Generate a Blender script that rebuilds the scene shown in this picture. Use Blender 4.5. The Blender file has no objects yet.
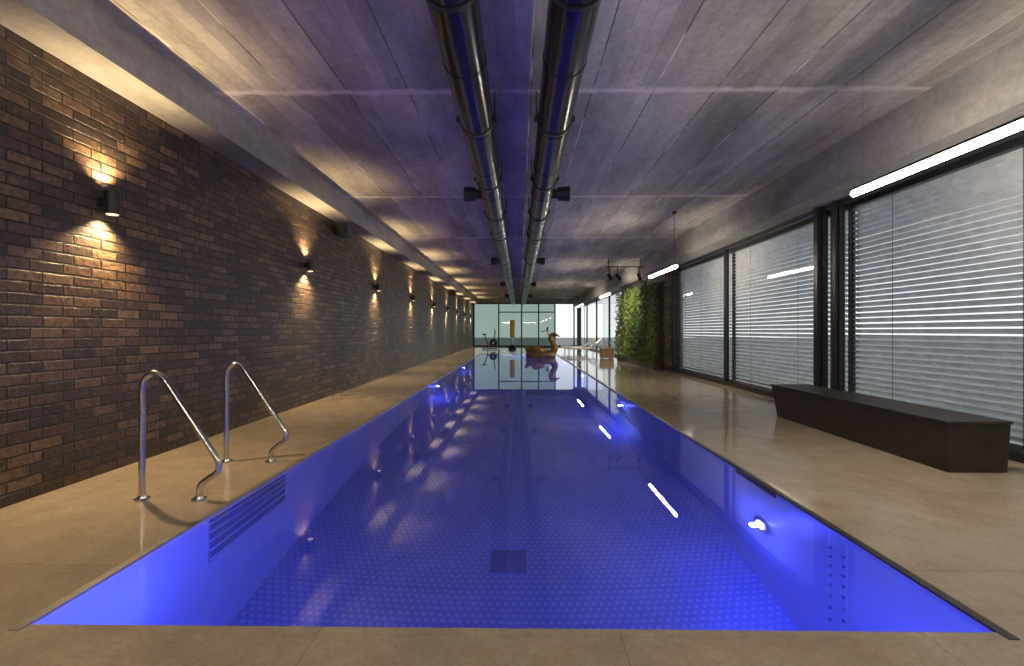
import bpy, math, random
from mathutils import Vector, Matrix
random.seed(7)
scene = bpy.context.scene
scene.view_settings.view_transform = 'Standard'
scene.view_settings.look = 'None'

# ------------------------------------------------------------ node helpers
class NT:
    def __init__(s, name):
        s.mat = bpy.data.materials.new(name); s.mat.use_nodes = True
        s.t = s.mat.node_tree; s.t.nodes.clear()
        s.out = s.t.nodes.new('ShaderNodeOutputMaterial')
    def n(s, typ, **kw):
        nd = s.t.nodes.new(typ)
        for k, v in kw.items():
            if k.startswith('_'): setattr(nd, k[1:], v)
            else:
                key = k.replace('__', ' ')
                s.set(nd, key, v)
        return nd
    def set(s, nd, key, v):
        sock = nd.inputs[int(key[1:])] if (key[0] == 'i' and key[1:].isdigit()) else nd.inputs[key]
        if hasattr(v, 'is_output'): s.t.links.new(v, sock)
        else: sock.default_value = v
    def math(s, op, a, b=None, c=None, clamp=False):
        nd = s.t.nodes.new('ShaderNodeMath'); nd.operation = op; nd.use_clamp = clamp
        for i, v in enumerate((a, b, c)):
            if v is None: continue
            if hasattr(v, 'is_output'): s.t.links.new(v, nd.inputs[i])
            else: nd.inputs[i].default_value = v
        return nd.outputs[0]
    def mix(s, fac, a, b, mode='MIX'):
        nd = s.t.nodes.new('ShaderNodeMix'); nd.data_type = 'RGBA'; nd.blend_type = mode
        for i, v in ((0, fac), (6, a), (7, b)):
            if hasattr(v, 'is_output'): s.t.links.new(v, nd.inputs[i])
            else: nd.inputs[i].default_value = v
        return nd.outputs[2]
    def ramp(s, fac, stops):
        nd = s.t.nodes.new('ShaderNodeValToRGB'); e = nd.color_ramp.elements
        while len(e) < len(stops): e.new(0.5)
        for i, (p, c) in enumerate(stops):
            e[i].position = p
            e[i].color = (c, c, c, 1) if isinstance(c, (int, float)) else (*c, 1)
        s.t.links.new(fac, nd.inputs[0]); return nd.outputs[0]
    def pos(s):
        g = s.t.nodes.new('ShaderNodeTexCoord')
        x = s.t.nodes.new('ShaderNodeSeparateXYZ'); s.t.links.new(g.outputs['Object'], x.inputs[0])
        return g.outputs['Object'], x.outputs[0], x.outputs[1], x.outputs[2]
    def comb(s, x, y, z=0.0):
        return s.n('ShaderNodeCombineXYZ', i0=x, i1=y, i2=z).outputs[0]
    def noise(s, vec, scale, detail=4.0, rough=0.5):
        nd = s.n('ShaderNodeTexNoise', Scale=scale, Detail=detail, Roughness=rough)
        s.t.links.new(vec, nd.inputs['Vector']); return nd.outputs[0]
    def bsdf(s, **kw):
        b = s.n('ShaderNodeBsdfPrincipled', **kw)
        s.t.links.new(b.outputs[0], s.out.inputs[0]); return b
    def bump(s, h, strength=0.3, dist=0.01):
        return s.n('ShaderNodeBump', Height=h, Strength=strength, Distance=dist).outputs[0]

def simple(name, col, rough=0.5, metal=0.0, nscale=20.0, var=0.15, bump=0.0):
    m = NT(name); v, x, y, z = m.pos()
    nz = m.noise(v, nscale, 3.0)
    c = m.mix(m.ramp(nz, [(0.3, 0.0), (0.7, 1.0)]), tuple(a * (1 - var) for a in col) + (1,), tuple(min(1, a * (1 + var)) for a in col) + (1,))
    b = m.bsdf(Base__Color=c, Roughness=rough, Metallic=metal)
    if bump: m.set(b, 'Normal', m.bump(nz, bump, 0.005))
    return m.mat

def emis(name, col, strength):
    m = NT(name)
    e = m.n('ShaderNodeEmission', Color=(*col, 1), Strength=strength)
    m.t.links.new(e.outputs[0], m.out.inputs[0]); return m.mat

def brick_mat(name, axis):
    m = NT(name); v, x, y, z = m.pos()
    vec = m.comb(y if axis == 'y' else x, z, 0.0)
    br = m.n('ShaderNodeTexBrick', Scale=1.0, Brick__Width=0.25, Row__Height=0.0817, Mortar__Size=0.0085,
             Mortar__Smooth=0.3, Bias=0.0, Color1=(0, 0, 0, 1), Color2=(1, 1, 1, 1), Mortar=(0, 0, 0, 1))
    br.offset = 0.37
    m.t.links.new(vec, br.inputs['Vector'])
    bc = m.ramp(br.outputs[0], [(0.0, (0.026, 0.019, 0.017)), (0.35, (0.052, 0.032, 0.023)), (0.62, (0.10, 0.056, 0.034)), (0.84, (0.20, 0.125, 0.068)), (1.0, (0.035, 0.027, 0.025))])
    nz = m.noise(v, 22.0, 5.0, 0.65)
    bc = m.mix(m.ramp(nz, [(0.4, 0.0), (0.68, 0.85)]), bc, (0.022, 0.017, 0.015, 1))
    nz3 = m.noise(v, 9.0, 3.0, 0.6)
    bc = m.mix(m.ramp(nz3, [(0.55, 0.0), (0.8, 0.6)]), bc, (0.21, 0.14, 0.088, 1))
    col = m.mix(br.outputs[1], bc, (0.008, 0.007, 0.006, 1))
    h = m.math('ADD', m.math('SUBTRACT', 1.0, br.outputs[1]), m.math('MULTIPLY', nz, 0.5))
    m.bsdf(Base__Color=col, Roughness=0.45, Normal=m.bump(h, 1.0, 0.018))
    return m.mat

def concrete_mat(name, base=(0.48, 0.475, 0.44), joints=True):
    m = NT(name); v, x, y, z = m.pos()
    st = m.comb(m.math('MULTIPLY', x, 1.0), m.math('MULTIPLY', y, 0.35), z)
    n1 = m.noise(st, 1.3, 6.0, 0.65)
    n2 = m.noise(v, 14.0, 5.0, 0.6)
    col = m.mix(m.ramp(n1, [(0.35, 0.0), (0.68, 1.0)]), tuple(a * 0.6 for a in base) + (1,), tuple(a * 1.3 for a in base) + (1,))
    col = m.mix(0.5, col, m.mix(n2, (0.25, 0.25, 0.25, 1), (1.6, 1.6, 1.6, 1)), 'MULTIPLY')
    h = n2
    if joints:
        vec = m.comb(m.math('ADD', y, 38.5 - 4.9), m.math('ADD', x, 12.9), 0.0)
        b1 = m.n('ShaderNodeTexBrick', Scale=1.0, Brick__Width=3.85, Row__Height=0.62, Mortar__Size=0.010, Mortar__Smooth=0.4,
                 Color1=(0.74, 0.74, 0.74, 1), Color2=(1.12, 1.12, 1.12, 1), Mortar=(0.35, 0.35, 0.35, 1)); b1.offset = 0.0
        m.t.links.new(vec, b1.inputs['Vector'])
        b2 = m.n('ShaderNodeTexBrick', Scale=1.0, Brick__Width=3.85, Row__Height=0.155, Mortar__Size=0.004, Mortar__Smooth=0.6,
                 Color1=(0.84, 0.84, 0.84, 1), Color2=(1.1, 1.1, 1.1, 1), Mortar=(0.6, 0.6, 0.6, 1)); b2.offset = 0.0
        m.t.links.new(vec, b2.inputs['Vector'])
        col = m.mix(0.85, col, b1.outputs[0], 'MULTIPLY')
        col = m.mix(0.9, col, b2.outputs[0], 'MULTIPLY')
        d = m.math('ABSOLUTE', m.math('SUBTRACT', m.math('MODULO', m.math('ADD', y, 38.5 - 4.9 + 1.925), 3.85), 1.925))
        wn = m.noise(v, 5.0, 5.0, 0.7)
        w = m.math('SUBTRACT', m.math('MULTIPLY', wn, 0.20), d)
        eff = m.ramp(m.math('ADD', w, 0.5), [(0.53, 0.0), (0.59, 1.0)])
        col = m.mix(m.math('MULTIPLY', eff, 0.75), col, (0.78, 0.76, 0.72, 1))
        n3 = m.noise(st, 3.0, 3.0)
        col = m.mix(m.math('MULTIPLY', b1.outputs[1], m.ramp(n3, [(0.50, 0.0), (0.6, 0.9)])), col, (0.78, 0.76, 0.72, 1))
        h = m.math('SUBTRACT', m.math('MULTIPLY', n2, 0.4), m.math('ADD', b1.outputs[1], m.math('MULTIPLY', b2.outputs[1], 0.4)))
    m.bsdf(Base__Color=col, Roughness=0.75, Normal=m.bump(h, 0.4, 0.01))
    return m.mat

def floor_mat():
    m = NT('limestone_floor'); v, x, y, z = m.pos()
    vec = m.comb(m.math('ADD', x, 20.0), m.math('ADD', y, 20.35), 0.0)
    b1 = m.n('ShaderNodeTexBrick', Scale=1.0, Brick__Width=1.2, Row__Height=1.2, Mortar__Size=0.0022, Mortar__Smooth=0.2,
             Color1=(0.92, 0.92, 0.92, 1), Color2=(1.05, 1.05, 1.05, 1), Mortar=(0.66, 0.64, 0.6, 1)); b1.offset = 0.0
    m.t.links.new(vec, b1.inputs['Vector'])
    n1 = m.noise(v, 3.5, 6.0, 0.65); n2 = m.noise(v, 40.0, 4.0, 0.6)
    c = m.mix(m.ramp(n1, [(0.3, 0.0), (0.7, 1.0)]), (0.36, 0.30, 0.225, 1), (0.49, 0.42, 0.325, 1))
    c = m.mix(m.ramp(n2, [(0.45, 0.0), (0.75, 0.5)]), c, (0.27, 0.22, 0.165, 1))
    c = m.mix(1.0, c, b1.outputs[0], 'MULTIPLY')
    r = m.math('ADD', m.math('MULTIPLY', n1, 0.08), 0.03)
    m.bsdf(Base__Color=c, Roughness=r, IOR=1.6, Normal=m.bump(m.math('ADD', m.math('MULTIPLY', b1.outputs[1], -1.0), m.math('MULTIPLY', n2, 0.03)), 0.12, 0.003))
    return m.mat

def pool_mat(name, dots):
    m = NT(name); v, x, y, z = m.pos()
    n1 = m.noise(v, 1.2, 3.0)
    if dots:
        c = m.mix(n1, (0.18, 0.22, 0.36, 1), (0.27, 0.32, 0.48, 1))
        p = 0.06
        row = m.math('FLOOR', m.math('DIVIDE', m.math('ADD', y, 10.0), p))
        off = m.math('MULTIPLY', m.math('MODULO', row, 2.0), p / 2)
        fx = m.math('SUBTRACT', m.math('MODULO', m.math('ADD', m.math('ADD', x, 10.0), off), p), p / 2)
        fy = m.math('SUBTRACT', m.math('MODULO', m.math('ADD', y, 10.0), p), p / 2)
        d = m.math('SQRT', m.math('ADD', m.math('MULTIPLY', fx, fx), m.math('MULTIPLY', fy, fy)))
        dot = m.ramp(m.math('DIVIDE', d, p), [(0.20, 1.0), (0.34, 0.0)])
        c = m.mix(m.math('MULTIPLY', dot, 0.25), c, (0.7, 0.72, 0.8, 1))
        s = m.ramp(m.math('MODULO', m.math('ADD', y, 10.2), 2.0), [(0.0, 1.0), (0.012, 0.0)])
        c = m.mix(m.math('MULTIPLY', s, 0.5), c, (0.1, 0.1, 0.15, 1))
        m.bsdf(Base__Color=c, Roughness=0.32, Metallic=0.45, Normal=m.bump(dot, 0.6, 0.005))
    else:
        c = m.mix(n1, (0.40, 0.43, 0.54, 1), (0.52, 0.55, 0.66, 1))
        s = m.ramp(m.math('MODULO', m.math('ADD', y, 10.2), 2.0), [(0.0, 1.0), (0.008, 0.0)])
        c = m.mix(m.math('MULTIPLY', s, 0.35), c, (0.25, 0.25, 0.3, 1))
        m.bsdf(Base__Color=c, Roughness=0.4, Metallic=0.3)
    return m.mat

def water_mat():
    m = NT('water'); v, x, y, z = m.pos()
    n = m.noise(m.comb(x, m.math('MULTIPLY', y, 0.6), z), 2.2, 2.0)
    g = m.n('ShaderNodeBsdfGlass', Color=(0.93, 0.96, 1, 1), Roughness=0.0, IOR=1.33, Normal=m.bump(n, 0.02, 0.015))
    m.t.links.new(g.outputs[0], m.out.inputs[0]); return m.mat

def glass_mat(name, tint, ior=1.4):
    m = NT(name)
    f = m.n('ShaderNodeFresnel', IOR=ior)
    t = m.n('ShaderNodeBsdfTransparent', Color=(*tint, 1))
    g = m.n('ShaderNodeBsdfGlossy', Color=(1, 1, 1, 1), Roughness=0.0)
    mx = m.n('ShaderNodeMixShader', Fac=f.outputs[0])
    m.t.links.new(t.outputs[0], mx.inputs[1]); m.t.links.new(g.outputs[0], mx.inputs[2])
    m.t.links.new(mx.outputs[0], m.out.inputs[0]); return m.mat

M = {}
M['brick_y'] = brick_mat('clinker_brick_side', 'y')
M['brick_x'] = brick_mat('clinker_brick_front', 'x')
M['conc'] = concrete_mat('board_marked_concrete')
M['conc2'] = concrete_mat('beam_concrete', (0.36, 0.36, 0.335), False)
M['conc_dim'] = concrete_mat('dimmed_soffit_concrete', (0.20, 0.20, 0.195), False)  # dimness of the beam soffit put into a darker concrete colour
M['floor'] = floor_mat()
M['pwall'] = pool_mat('pool_steel_wall', False)
M['pfloor'] = pool_mat('pool_steel_floor', True)
M['water'] = water_mat()
M['glass'] = glass_mat('window_glass', (0.94, 0.95, 0.95), 1.45)
M['glassg'] = glass_mat('window_glass_green', (0.25, 0.32, 0.29), 1.5)
M['black'] = simple('black_powder_coat', (0.012, 0.012, 0.014), 0.4)
M['duct'] = simple('black_duct_metal', (0.06, 0.063, 0.075), 0.2, 0.85, 6)
M['steel'] = simple('brushed_steel', (0.55, 0.55, 0.57), 0.22, 1.0, 60, 0.08)
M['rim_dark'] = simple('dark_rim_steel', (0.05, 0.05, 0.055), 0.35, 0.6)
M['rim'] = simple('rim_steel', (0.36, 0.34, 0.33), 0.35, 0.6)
M['frame'] = simple('anthracite_frame', (0.02, 0.022, 0.026), 0.4)
M['slat'] = simple('blind_slat_aluminium', (0.78, 0.78, 0.78), 0.38, 0.25, 8)
M['bench'] = simple('dark_stained_wood', (0.030, 0.022, 0.017), 0.42, 0.0, 9, 0.3, 0.2)
M['white'] = simple('white_fabric', (0.8, 0.79, 0.77), 0.8)
M['wood'] = simple('oak_wood', (0.36, 0.23, 0.12), 0.5, 0.0, 12, 0.25)
M['gold'] = simple('gold_vinyl', (0.33, 0.19, 0.05), 0.25, 0.4, 5)
M['yellow'] = simple('yellow_leather', (0.75, 0.5, 0.03), 0.5)
M['red'] = simple('beak_red', (0.3, 0.05, 0.03), 0.4)
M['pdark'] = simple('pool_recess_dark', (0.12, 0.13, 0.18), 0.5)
M['ground'] = simple('exterior_gravel', (0.30, 0.31, 0.29), 0.9, 0, 3, 0.3)
M['stem'] = simple('plant_stem', (0.06, 0.05, 0.02), 0.8)
M['leaf1'] = simple('leaf_dark', (0.04, 0.10, 0.02), 0.5)
M['leaf2'] = simple('leaf_mid', (0.11, 0.19, 0.035), 0.5)
M['leaf3'] = simple('leaf_light', (0.25, 0.29, 0.06), 0.5)
M['lamp'] = emis('tube_glow', (1.0, 0.85, 0.66), 110.0)
M['sconce_glow'] = emis('sconce_glow', (1.0, 0.62, 0.26), 4.0)
M['pool_glow'] = emis('pool_lamp_glow', (0.40, 0.42, 1.0), 12.0)
M['spot_glow'] = emis('spot_glow', (1.0, 0.8, 0.55), 8.0)

# ------------------------------------------------------------ mesh builder
class B:
    def __init__(s, name): s.name = name; s.v = []; s.f = []; s.m = []; s.sm = []; s.mats = []
    def mi(s, k):
        if k not in s.mats: s.mats.append(k)
        return s.mats.index(k)
    def add(s, vs, fs, k, smooth=False):
        o = len(s.v); s.v += [tuple(v) for v in vs]; i = s.mi(k)
        for f in fs: s.f.append(tuple(o + a for a in f)); s.m.append(i); s.sm.append(smooth)
    def box(s, a, b, k):
        (x0, y0, z0), (x1, y1, z1) = a, b
        vs = [(x0, y0, z0), (x1, y0, z0), (x1, y1, z0), (x0, y1, z0), (x0, y0, z1), (x1, y0, z1), (x1, y1, z1), (x0, y1, z1)]
        s.add(vs, [(0, 3, 2, 1), (4, 5, 6, 7), (0, 1, 5, 4), (1, 2, 6, 5), (2, 3, 7, 6), (3, 0, 4, 7)], k)
    def hexa(s, vs, k):
        s.add(vs, [(0, 3, 2, 1), (4, 5, 6, 7), (0, 1, 5, 4), (1, 2, 6, 5), (2, 3, 7, 6), (3, 0, 4, 7)], k)
    def tube(s, pts, r, k, seg=12, closed=False, smooth=True, caps=True):
        pts = [Vector(p) for p in pts]; n = len(pts)
        rs = r if isinstance(r, (list, tuple)) else [r] * n
        vs = []; up = None
        for i, p in enumerate(pts):
            if closed: t = pts[(i + 1) % n] - pts[i - 1]
            else: t = pts[min(i + 1, n - 1)] - pts[max(i - 1, 0)]
            t.normalize()
            if up is None: up = t.orthogonal().normalized()
            up = (up - t * up.dot(t)).normalized(); w = t.cross(up)
            for j in range(seg):
                a = 2 * math.pi * j / seg
                vs.append(p + (up * math.cos(a) + w * math.sin(a)) * rs[i])
        fs = []
        for i in range(n if closed else n - 1):
            for j in range(seg):
                a = i * seg + j; b = i * seg + (j + 1) % seg; i2 = (i + 1) % n
                fs.append((a, b, i2 * seg + (j + 1) % seg, i2 * seg + j))
        s.add(vs, fs, k, smooth)
        if not closed and caps:
            s.add(vs[:seg], [tuple(range(seg))[::-1]], k); s.add(vs[-seg:], [tuple(range(seg))], k)
    def cyl(s, a, b, r, k, seg=24, r2=None): s.tube([a, b], [r, r if r2 is None else r2], k, seg)
    def ell(s, c, r, k, rot=None, nu=20, nv=12):
        vs = []; fs = []
        for i in range(nv + 1):
            th = math.pi * i / nv
            for j in range(nu):
                ph = 2 * math.pi * j / nu
                p = Vector((r[0] * math.sin(th) * math.cos(ph), r[1] * math.sin(th) * math.sin(ph), r[2] * math.cos(th)))
                if rot: p = rot @ p
                vs.append(p + Vector(c))
        for i in range(nv):
            for j in range(nu):
                fs.append((i * nu + j, (i + 1) * nu + j, (i + 1) * nu + (j + 1) % nu, i * nu + (j + 1) % nu))
        s.add(vs, fs, k, True)
    def done(s, bevel=0.0, parent=None):
        me = bpy.data.meshes.new(s.name); me.from_pydata(s.v, [], s.f)
        for k in s.mats: me.materials.append(M[k])
        me.polygons.foreach_set('material_index', s.m); me.polygons.foreach_set('use_smooth', s.sm)
        me.update()
        o = bpy.data.objects.new(s.name, me); scene.collection.objects.link(o)
        if bevel:
            md = o.modifiers.new('bevel', 'BEVEL'); md.width = bevel; md.segments = 2; md.limit_method = 'ANGLE'
        if parent: o.parent = parent
        return o

def spline(pts, n=8, closed=False):
    P = [Vector(p) for p in pts]; out = []
    L = len(P)
    for i in range(L if closed else L - 1):
        g = (lambda k: P[k % L]) if closed else (lambda k: P[max(0, min(L - 1, k))])
        p0, p1, p2, p3 = g(i - 1), g(i), g(i + 1), g(i + 2)
        for j in range(n):
            t = j / n
            out.append(0.5 * ((2 * p1) + (p2 - p0) * t + (2 * p0 - 5 * p1 + 4 * p2 - p3) * t * t + (3 * p1 - p0 - 3 * p2 + p3) * t ** 3))
    if not closed: out.append(P[-1])
    return out

def empty(name, loc=(0, 0, 0)):
    e = bpy.data.objects.new(name, None); e.location = loc; scene.collection.objects.link(e); return e

def light(name, typ, loc, energy, col, parent=None, rot=None, **kw):
    l = bpy.data.lights.new(name, typ); l.energy = energy; l.color = col
    for k, v in kw.items(): setattr(l, k, v)
    o = bpy.data.objects.new(name, l); o.location = loc
    if rot: o.rotation_euler = rot
    scene.collection.objects.link(o)
    if parent: o.parent = parent
    return o

# ------------------------------------------------------------ dimensions
XL, XW = -3.5, 4.6          # brick wall, glazing
ZC = 3.63; Y0, Y1 = -2.5, 37.0
PX0, PX1, PY0, PY1 = -2.0, 1.9, 1.95, 25.2
ZW = -0.012; PD = -1.75
XB = 4.12; ZB = 3.07        # right beam

# floor
b = B('floor')
R = 0.045
for a, c in (((XL - .2, Y0 - .2, -.25), (PX0 - R, Y1 + .2, 0)), ((PX1 + R, Y0 - .2, -.25), (XW + .12, Y1 + .2, 0)),
             ((PX0 - R, Y0 - .2, -.25), (PX1 + R, PY0 - R, 0)), ((PX0 - R, PY1 + R, -.25), (PX1 + R, Y1 + .2, 0))):
    b.box(a, c, 'floor')
b.done()
b = B('ceiling'); b.box((XL - .2, Y0 - .2, ZC), (XW + .5, Y1 + .2, ZC + .25), 'conc'); b.done()
b = B('wall_left'); b.box((XL - .2, Y0 - .2, 0), (XL, Y1, ZC), 'brick_y'); b.done()
b = B('wall_back'); b.box((XL, Y0 - .2, 0), (XW, Y0, ZC), 'conc2'); b.done()
b = B('trim_beam_left'); b.box((XL, Y0, 3.27), (-3.13, Y1, ZC), 'conc_dim')
b.add([(-3.129, Y0, 3.27), (-3.129, Y1, 3.27), (-3.129, Y1, ZC), (-3.129, Y0, ZC)], [(0, 1, 2, 3)], 'conc2'); b.done()  # paler sheet keeps the side face brighter than the darkened soffit
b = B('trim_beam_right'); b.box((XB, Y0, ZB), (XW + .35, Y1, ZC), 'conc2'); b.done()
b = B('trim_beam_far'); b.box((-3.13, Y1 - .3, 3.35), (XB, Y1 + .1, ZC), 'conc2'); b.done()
b = B('wall_right'); b.box((4.35, 14.5, 0), (XW + .3, 20.6, ZB), 'brick_y')
b.box((4.35, 14.495, 0), (XW + .3, 14.5, ZB), 'brick_x'); b.done()

# windows right
def window(name, y0, y1, gk='glass', blinds=True):
    b = B(name); w = .05
    b.box((XW - .04, y0, .0), (XW + .04, y1, .09), 'frame'); b.box((XW - .04, y0, ZB - .07), (XW + .04, y1, ZB), 'frame')
    b.box((XW - .04, y0, .09), (XW + .04, y0 + w, ZB - .07), 'frame'); b.box((XW - .04, y1 - w, .09), (XW + .04, y1, ZB - .07), 'frame')
    b.add([(XW, y0 + w, .09), (XW, y1 - w, .09), (XW, y1 - w, ZB - .07), (XW, y0 + w, ZB - .07)], [(0, 3, 2, 1)], gk)
    b.done()
def blind(y0, y1):
    b = B('venetian_blind'); X = XW + .17
    th = math.radians(40); hw = .042
    z = .16
    while z < ZB - .12:
        dx, dz = hw * math.cos(th), hw * math.sin(th)
        prof = [(-dx, dz), (-dx * .4, dz * .4 + .004), (dx * .4, -dz * .4 + .004), (dx, -dz)]
        vs = []
        zz = random.uniform(-.003, .003)
        for (px, pz) in prof: vs += [(X + px, y0 + .04, z + pz + zz), (X + px, y1 - .04, z + pz - zz)]
        b.add(vs, [(0, 1, 3, 2), (2, 3, 5, 4), (4, 5, 7, 6)], 'slat', True)
        z += .074
    b.box((X - .04, y0 + .03, .0), (X + .04, y1 - .03, .12), 'slat')
    b.box((X - .05, y0 + .01, ZB - .12), (X + .05, y1 - .01, ZB), 'frame')
    for yy in (y0, y1 - .03): b.box((X - .02, yy, 0), (X + .02, yy + .03, ZB - .12), 'frame')
    n = max(2, int((y1 - y0) / 1.2))
    for i in range(n):
        yy = y0 + (i + .5) * (y1 - y0) / n
        b.box((X - .045, yy - .003, .1), (X - .043, yy + .003, ZB - .1), 'frame')
    b.done()
wins = [(-2.4, 2.2), (2.2, 7.0), (7.4, 10.8), (10.8, 14.45)]
for i, (a, c) in enumerate(wins):
    window('window_%d' % (i + 1), a, c); blind(a + .02, c - .02)
window('window_5', 7.02, 7.38); blind(7.02, 7.38)
for i in range(4):
    y = 20.65 + i * 4.05; window('window_%d' % (6 + i), y, y + 4.0)
b = B('trim_window_post'); b.box((XW - .10, 7.36, 0), (XW - .045, 7.46, 3.07), 'frame'); b.box((XW - .08, 6.98, 0), (XW - .045, 7.05, 3.07), 'frame'); b.done()
b = B('trim_end_post'); b.box((XW - .1, Y1 - .3, 0), (XW + .1, Y1, ZB), 'frame'); b.done()
# end glazing
b = B('window_10')
xs = [-3.45, -1.55, .2, 1.5, 2.75, 4.2, 4.48]
b.box((XL, Y1 - .05, 0), (XW - .1, Y1 + .05, .1), 'frame'); b.box((XL, Y1 - .05, 3.25), (XW - .1, Y1 + .05, 3.35), 'frame')
for x in xs: b.box((x - .05, Y1 - .06, .1), (x + .05, Y1 + .06, 3.25), 'frame')
b.box((-1.5, Y1 - .05, 2.6), (2.7, Y1 + .05, 2.68), 'frame')
b.add([(XL, Y1, .1), (2.75, Y1, .1), (2.75, Y1, 3.25), (XL, Y1, 3.25)], [(0, 1, 2, 3)], 'glassg')
b.add([(2.75, Y1, .1), (4.5, Y1, .1), (4.5, Y1, 3.25), (2.75, Y1, 3.25)], [(0, 1, 2, 3)], 'glass')
b.done()
b = B('exterior_ground'); b.box((XW + .13, -30, -.3), (60, 90, -.03), 'ground'); b.box((-40, Y1 + .21, -.3), (XW + .13, 90, -.03), 'ground')
g = b.done()

# ------------------------------------------------------------ pool
pool = empty('swimming_pool')
b = B('basin')
x0, x1, y0, y1 = PX0, PX1, PY0, PY1
zt = -.006
b.add([(x0, y0, PD), (x1, y0, PD), (x1, y1, PD), (x0, y1, PD)], [(0, 1, 2, 3)], 'pfloor')
b.add([(x0, y0, PD), (x0, y1, PD), (x0, y1, zt), (x0, y0, zt)], [(0, 1, 2, 3)], 'pwall')
b.add([(x1, y0, PD), (x1, y0, zt), (x1, y1, zt), (x1, y1, PD)], [(0, 1, 2, 3)], 'pwall')
b.add([(x0, y0, PD), (x0, y0, zt), (x1, y0, zt), (x1, y0, PD)], [(0, 1, 2, 3)], 'pwall')
b.add([(x0, y1, PD), (x1, y1, PD), (x1, y1, zt), (x0, y1, zt)], [(0, 1, 2, 3)], 'pwall')
b.done(parent=pool)
b = B('rim')
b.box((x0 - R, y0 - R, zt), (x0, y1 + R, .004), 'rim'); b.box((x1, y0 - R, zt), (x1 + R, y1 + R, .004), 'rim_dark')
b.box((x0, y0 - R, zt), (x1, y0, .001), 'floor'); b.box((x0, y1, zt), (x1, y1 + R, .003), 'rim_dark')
b.done(parent=pool)
b = B('wall_steps')
b.box((x0 + .001, 3.08, -.72), (x0 + .012, 4.08, -.05), 'pdark')  # dark plate on the flat wall, painted shade of the step niche
for i in range(5):
    z = -.10 - i * .145
    b.box((x0 + .012, 3.08, z - .012), (x0 + .022, 4.08, z + .012), 'pwall')
b.done(parent=pool)
b = B('floor_drain'); b.box((-.24, 4.0, PD + .001), (.06, 4.3, PD + .012), 'pdark')
for i in range(5): b.box((-.22, 4.02 + i * .055, PD + .012), (.04, 4.045 + i * .055, PD + .016), 'pdark')
b.done(parent=pool)
b = B('skimmer'); b.box((x1 - .012, 3.6, -.09), (x1 - .001, 4.25, -.014), 'black'); b.done(parent=pool)
b = B('massage_jets')
for c in range(2):
    for i in range(8):
        y = 2.85 + c * .12; z = -.3 - i * .13
        b.cyl((x1 - .001, y, z), (x1 - .012, y, z), .013, 'steel', 12)
b.done(parent=pool)
PL = [('r', 3.8, -.85, 62), ('r', 8.8, -.85, 50), ('r', 14.0, -.85, 44), ('r', 19.5, -.85, 44),
      ('n', -1.6, -.35, 120), ('n', 1.0, -.8, 55), ('l', 11.5, -.85, 42), ('l', 17.0, -.85, 42), ('f', 0, -.8, 45)]
for (side, c, z, en) in PL:
    if side == 'r': o, n = Vector((x1, c, z)), Vector((-1, 0, 0))
    elif side == 'l': o, n = Vector((x0, c, z)), Vector((1, 0, 0))
    elif side == 'n': o, n = Vector((c, y0, z)), Vector((0, 1, 0))
    else: o, n = Vector((c, y1, z)), Vector((0, -1, 0))
    b = B('pool_lamp'); b.cyl(o + n * .001, o + n * .02, .10, 'steel', 32)
    b.cyl(o + n * .02, o + n * .024, .06, 'pool_glow', 32); b.done(parent=pool)
    light('pool_lamp_light', 'POINT', o + n * .07, en, (.065, .085, 1.0), pool, shadow_soft_size=.03)
b = B('water')
b.add([(x0 + .0005, y0 + .0005, ZW), (x1 - .0005, y0 + .0005, ZW), (x1 - .0005, y1 - .0005, ZW), (x0 + .0005, y1 - .0005, ZW)], [(0, 1, 2, 3)], 'water')
b.done(parent=pool)

# handrails
def handrail(y):
    b = B('pool_handrail')
    pts = spline([(-2.68, y, 0), (-2.68, y, .3), (-2.68, y, .60), (-2.68, y, .78), (-2.655, y, .865), (-2.60, y, .90), (-2.535, y, .875), (-2.48, y, .80),
                  (-2.33, y, .575), (-2.19, y, .365), (-2.135, y, .27), (-2.14, y, .20), (-2.20, y, .155), (-2.255, y, .11), (-2.27, y, .05), (-2.27, y, 0)], 6)
    b.tube(pts, .0215, 'steel', 20)
    for x in (-2.68, -2.27):
        b.cyl((x, y, 0), (x, y, .012), .05, 'steel', 32); b.cyl((x, y, .012), (x, y, .03), .032, 'steel', 32, .026)
    b.done()
handrail(3.4); handrail(4.39)

# ducts
def duct(X, side):
    b = B('ventilation_duct'); z = 3.35; r = .17
    b.cyl((X, Y0, z), (X, 36.6, z), r, 'duct', 48)
    y = -1.0
    while y < 36:
        b.cyl((X, y - .012, z), (X, y + .012, z), r + .005, 'duct', 48); y += 1.2
    y = 1.05
    while y < 36:
        b.cyl((X, y - .015, z), (X, y + .015, z), r + .012, 'black', 40)
        for sx in (-1, 1):
            b.cyl((X + sx * (r + .014), y, z), (X + sx * (r + .014), y, ZC), .006, 'black', 8)
            b.box((X + sx * (r + .014) - .02, y - .02, z - .03), (X + sx * (r + .014) + .02, y + .02, z + .02), 'black')
        y += 3.85 / 2 if y < 9 else 3.85
    for y in (7.6, 14.9, 22.2, 29.5):
        xe = X + side * (r + .02)
        b.cyl((X + side * (r - .03), y, z), (xe + side * .06, y, z), .075, 'black', 24)
        b.cyl((xe + side * .06, y, z), (xe + side * .24, y, z), .105, 'black', 24, .12)
    b.done()
duct(-.43, -1); duct(.36, 1)

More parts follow.
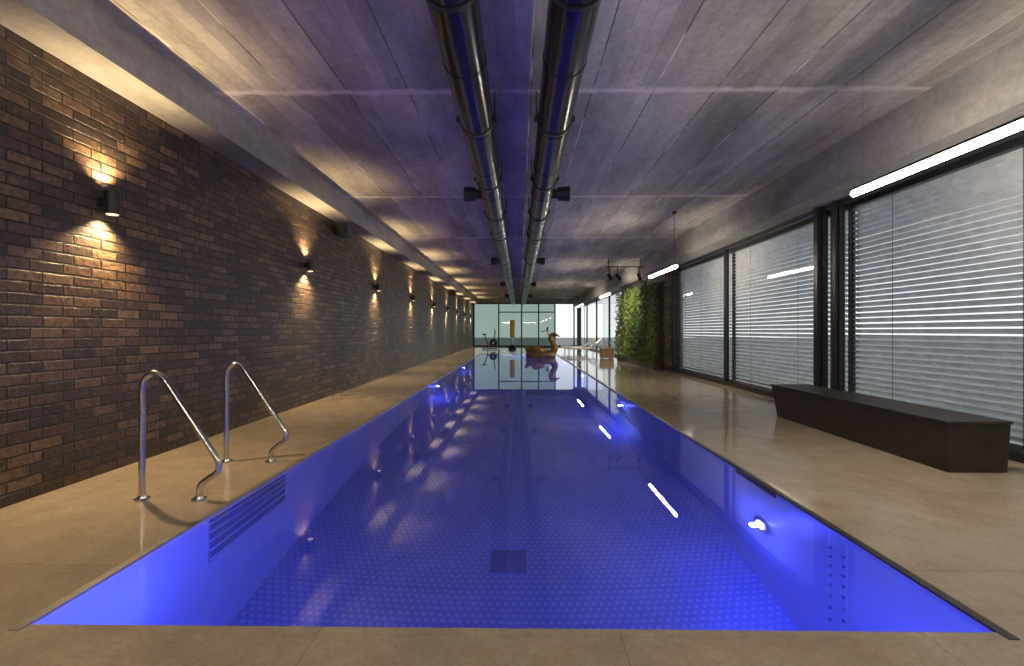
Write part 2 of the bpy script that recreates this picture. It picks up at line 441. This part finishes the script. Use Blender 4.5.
# wall sconces
for k in range(-1, 9):
    y = 4.0 + 3.85 * k
    e = empty('wall_sconce', (XL, y, 2.27))
    b = B('body'); cx = .095
    b.cyl((cx, 0, -.095), (cx, 0, .095), .055, 'black', 28)
    b.box((0.0, -.03, -.04), (.06, .03, .04), 'black')
    b.cyl((cx, 0, .095), (cx, 0, .097), .042, 'sconce_glow', 24); b.cyl((cx, 0, -.097), (cx, 0, -.095), .042, 'sconce_glow', 24)
    b.done(parent=e)
    kw = dict(spot_size=math.radians(125), spot_blend=1.0, shadow_soft_size=.025)
    light('light_up', 'SPOT', (cx - .02, 0, .12), 165, (1, .69, .34), e, (math.pi, 0, 0), **kw)
    light('light_down', 'SPOT', (cx - .02, 0, -.12), 210, (1, .69, .34), e, (0, 0, 0), **kw)

# wall speaker
for yy in (9.2, 24.6):
    b = B('wall_speaker')
    b.box((-3.5, yy - .04, 3.05), (-3.44, yy + .04, 3.17), 'black')
    b.hexa([(-3.44, yy - .13, 3.0), (-3.24, yy - .11, 2.98), (-3.24, yy + .11, 2.98), (-3.44, yy + .13, 3.0),
            (-3.44, yy - .13, 3.2), (-3.22, yy - .11, 3.18), (-3.22, yy + .11, 3.18), (-3.44, yy + .13, 3.2)], 'black')
    b.done(.01)

# pendant linear lamps
def linlamp(p, q, z):
    b = B('linear_pendant_lamp'); p = Vector((*p, z)); q = Vector((*q, z)); d = (q - p).normalized()
    n = Vector((-d.y, d.x, 0)) * .028; u = Vector((0, 0, 1))
    lo, hi = u * .025, u * .045
    b.hexa([p - n + lo, p + n + lo, q + n + lo, q - n + lo, p - n + hi, p + n + hi, q + n + hi, q - n + hi], 'black')
    b.tube([p, q], .029, 'lamp', 20)
    for c, r in ((p + d * .12, .004), (q - d * .12, .001)):
        b.cyl(c + u * .045, Vector((c.x, c.y, ZC)), r, 'black', 8)
        if r > .002: b.cyl((c.x, c.y, ZC - .03), (c.x, c.y, ZC), .04, 'black', 16)
    b.done()
for (a, c) in ((2.6, 4.63), (9.8, 11.74), (17.0, 18.9), (24.1, 26.0)):
    linlamp((3.17, a), (3.17, c), 2.5)
linlamp((-2.6, -1.6), (-.6, -1.6), 2.5); linlamp((.6, -1.6), (2.6, -1.6), 2.5)  # unseen pair behind the camera, added to brighten the near deck and ceiling

# track lights
b = B('track_spotlight')
b.box((2.85, 15.98, 3.3), (4.1, 16.02, 3.33), 'black')
for x in (2.95, 4.0): b.cyl((x, 16, 3.33), (x, 16, ZC), .012, 'black', 10)
for x, tx in ((2.98, .5), (3.25, .6), (3.95, .3)):
    b.cyl((x, 16, 3.3), (x, 16, 3.05), .015, 'black', 10)
    d = Vector((tx, .3, -.8)).normalized(); p = Vector((x, 16, 3.02))
    b.cyl(p - d * .08, p + d * .16, .06, 'black', 20); b.cyl(p + d * .16, p + d * .163, .045, 'spot_glow', 16)
b.done()
for x in (3.3,):
    d = Vector((4.3, 17.4, 1.6)) - Vector((x, 16, 2.85))
    light('track_spotlight_beam', 'SPOT', (3.42, 16.05, 2.82), 160, (1, .85, .6), None, d.to_track_quat('-Z', 'Y').to_euler(), spot_size=math.radians(85), spot_blend=.8, shadow_soft_size=.05)

# bench
b = B('bench')
xa, xb, ya, yb, h = 3.60, 4.13, 4.12, 6.95, .44
b.hexa([(xa + .03, ya + .03, 0), (xb, ya + .03, 0), (xb, yb - .1, 0), (xa + .03, yb - .1, 0), (xa, ya, h - .03), (xb, ya, h - .03), (xb, yb, h - .03), (xa, yb, h - .03)], 'bench')
b.box((xa - .01, ya - .01, h - .025), (xb + .01, yb + .01, h), 'bench')
for t in (.25, .5, .75):
    yy = ya + (yb - ya) * t
    b.box((xa - .012, yy - .002, h - .026), (xb + .012, yy + .002, h + .001), 'black')
b.done(.006)

# green wall
b = B('vertical_garden')
b.box((4.14, 14.9, 0), (4.34, 20.5, .22), 'bench')
b.box((4.29, 14.95, .22), (4.34, 20.4, 2.7), 'stem')
for i in range(9000):
    y = random.uniform(14.85, 20.4); z = random.uniform(.2, 2.85)
    e = math.sin(y * 3.1) * math.cos(z * 2.7 + y) * .5 + .5
    top = 2.65 + .3 * math.sin(y * 2.3) * math.cos(y * 5)
    if z > top: continue
    x = 4.27 - random.uniform(0, .10 + .22 * e)
    L = random.uniform(.05, .13); W = L * .45
    d = Vector((random.uniform(-1, -.1), random.uniform(-1, 1), random.uniform(-1.2, .6))).normalized()
    s = d.orthogonal().normalized(); s = Matrix.Rotation(random.uniform(0, 6.28), 3, d) @ s
    p = Vector((x, y, z)); n = d.cross(s) * L * .12
    q = math.sin(y * 1.7 + z) + random.uniform(-1, 1)
    k = 'leaf1' if q < -.2 else ('leaf2' if q < .9 else 'leaf3')
    b.add([p, p + d * L * .5 + s * W * .5, p + d * L, p + d * L * .5 - s * W * .5, p + d * L * .5 + n], [(0, 1, 4), (1, 2, 4), (2, 3, 4), (3, 0, 4)], k)
b.done()

# loungers
def lounger(x, y):
    b = B('sun_lounger')
    prof = [(-.95, .36), (-.3, .33), (.25, .34), (.55, .5), (.95, .82)]
    for w0, w1, k, t in ((-.33, .33, 'white', .07),):
        for i in range(len(prof) - 1):
            (a0, z0), (a1, z1) = prof[i], prof[i + 1]
            b.hexa([(x + a0, y + w0, z0 - t), (x + a1, y + w0, z1 - t), (x + a1, y + w1, z1 - t), (x + a0, y + w1, z0 - t),
                    (x + a0, y + w0, z0), (x + a1, y + w0, z1), (x + a1, y + w1, z1), (x + a0, y + w1, z0)], k)
    for sy in (-.3, .3):
        b.tube([(x - .9, y + sy, .27), (x + .6, y + sy, .27)], .02, 'steel', 8)
        for ax in (-.75, .5): b.tube([(x + ax, y + sy, .27), (x + ax, y + sy, 0)], .018, 'steel', 8)
        b.tube([(x + .5, y + sy, .27), (x + .85, y + sy, .68)], .015, 'steel', 8)
    b.done(.01)
lounger(3.35, 25.2); lounger(3.35, 27.6)
b = B('wooden_side_table')
b.box((3.55, 20.9, .03), (4.1, 21.4, .4), 'wood'); b.box((3.52, 20.87, .4), (4.13, 21.43, .45), 'wood')
for x in (3.58, 4.03):
    for y in (20.93, 21.33): b.box((x, y, 0), (x + .04, y + .04, .03), 'black')
b.done(.008)

# inflatable swan
b = B('inflatable_swan')
cx, cy, cz = 1.0, 22.4, ZW + .1
ring = [(cx + .50 * math.cos(a), cy + .42 * math.sin(a), cz) for a in [2 * math.pi * i / 32 for i in range(32)]]
b.tube(ring, .2, 'gold', 18, True)
nk = spline([(cx + .5, cy, cz + .05), (cx + .66, cy, cz + .3), (cx + .58, cy, cz + .55), (cx + .48, cy, cz + .75), (cx + .52, cy, cz + .92), (cx + .62, cy, cz + .95)], 6)
b.tube(nk, [.17 - .09 * i / (len(nk) - 1) for i in range(len(nk))], 'gold', 18)
b.ell((cx + .64, cy, cz + .93), (.14, .10, .10), 'gold')
b.tube([(cx + .74, cy, cz + .92), (cx + .90, cy, cz + .85)], [.055, .015], 'red', 12)
for s in (-1, 1):
    b.ell((cx - .1, cy + s * .46, cz + .22), (.36, .09, .2), 'gold', Matrix.Rotation(.35, 3, 'Y'))
b.tube(spline([(cx - .45, cy, cz + .1), (cx - .62, cy, cz + .28), (cx - .68, cy, cz + .42)], 5), [.17 - .013 * i for i in range(11)], 'gold', 14)
b.done()

# exercise bike
b = B('exercise_bike'); x, y = -2.35, 31.5
b.tube([(x, y - .25, .03), (x, y + .25, .03)], .03, 'black'); b.tube([(x + .9, y - .25, .03), (x + .9, y + .25, .03)], .03, 'black')
b.tube([(x, y, .05), (x + .9, y, .05)], .03, 'black')
b.cyl((x + .68, y - .03, .42), (x + .68, y + .03, .42), .26, 'black', 32); b.cyl((x + .68, y - .035, .42), (x + .68, y + .035, .42), .05, 'steel', 16)
b.tube([(x + .68, y, .42), (x + .3, y, .35), (x + .1, y, .95)], .035, 'black'); b.tube([(x + .3, y, .35), (x + .3, y, .05)], .035, 'black')
b.tube([(x + .68, y, .42), (x + .8, y, 1.15)], .035, 'black')
b.ell((x + .08, y, .98), (.15, .1, .05), 'black')
b.tube([(x + .75, y - .22, 1.22), (x + .8, y - .15, 1.15), (x + .8, y + .15, 1.15), (x + .75, y + .22, 1.22)], .02, 'black')
b.box((x + .76, y - .1, 1.2), (x + .80, y + .1, 1.36), 'black')
b.tube([(x + .3, y - .12, .35), (x + .42, y - .12, .22)], .018, 'steel'); b.tube([(x + .3, y + .12, .35), (x + .18, y + .12, .48)], .018, 'steel')
b.tube([(x + .3, y - .14, .35), (x + .3, y + .14, .35)], .02, 'steel')
b.done()
# treadmill
b = B('treadmill'); x, y = .6, 32
b.box((x, y - .35, .04), (x + 1.7, y + .35, .2), 'black'); b.box((x + .05, y - .25, .2), (x + 1.4, y + .25, .21), 'rim_dark')
for s in (-.33, .33): b.tube([(x + 1.5, y + s, .2), (x + 1.3, y + s, 1.25), (x + .9, y + s, 1.15)], .03, 'steel')
b.box((x + 1.22, y - .33, 1.2), (x + 1.32, y + .33, 1.45), 'black')
for ax in (.1, 1.6): b.box((x + ax - .05, y - .3, 0), (x + ax + .05, y + .3, .04), 'black')
b.done(.01)
# punching bag (free standing)
b = B('punching_bag'); x, y = -.45, 33
b.tube([(x, y, 0), (x, y, .04), (x, y, .22), (x, y, .27)], [.26, .29, .24, .1], 'black', 28)
b.cyl((x, y, .2), (x, y, .85), .045, 'steel', 16)
b.tube([(x, y, .75), (x, y, .8), (x, y, 1.9), (x, y, 1.95)], [.13, .17, .17, .12], 'yellow', 24)
b.done()

# ------------------------------------------------------------ world
w = bpy.data.worlds.new('World'); scene.world = w; w.use_nodes = True
t = w.node_tree; t.nodes.clear()
tc = t.nodes.new('ShaderNodeTexCoord'); sp = t.nodes.new('ShaderNodeSeparateXYZ'); t.links.new(tc.outputs['Generated'], sp.inputs[0])
rp = t.nodes.new('ShaderNodeValToRGB'); t.links.new(sp.outputs[2], rp.inputs[0])
rp.color_ramp.elements[0].color = (.68, .72, .71, 1); rp.color_ramp.elements[0].position = 0
rp.color_ramp.elements[1].color = (.42, .46, .50, 1); rp.color_ramp.elements[1].position = .5
bg = t.nodes.new('ShaderNodeBackground'); bg.inputs[1].default_value = 1.7
ou = t.nodes.new('ShaderNodeOutputWorld'); t.links.new(rp.outputs[0], bg.inputs[0]); t.links.new(bg.outputs[0], ou.inputs[0])

# ------------------------------------------------------------ camera
cam = bpy.data.cameras.new('camera'); cam.lens = 17.0; cam.sensor_width = 36; cam.shift_y = -.002; cam.clip_start = .05; cam.clip_end = 500
co = bpy.data.objects.new('camera', cam); co.location = (0, 0, 1.2); co.rotation_euler = (math.pi / 2, 0, .0145)
scene.collection.objects.link(co); scene.camera = co
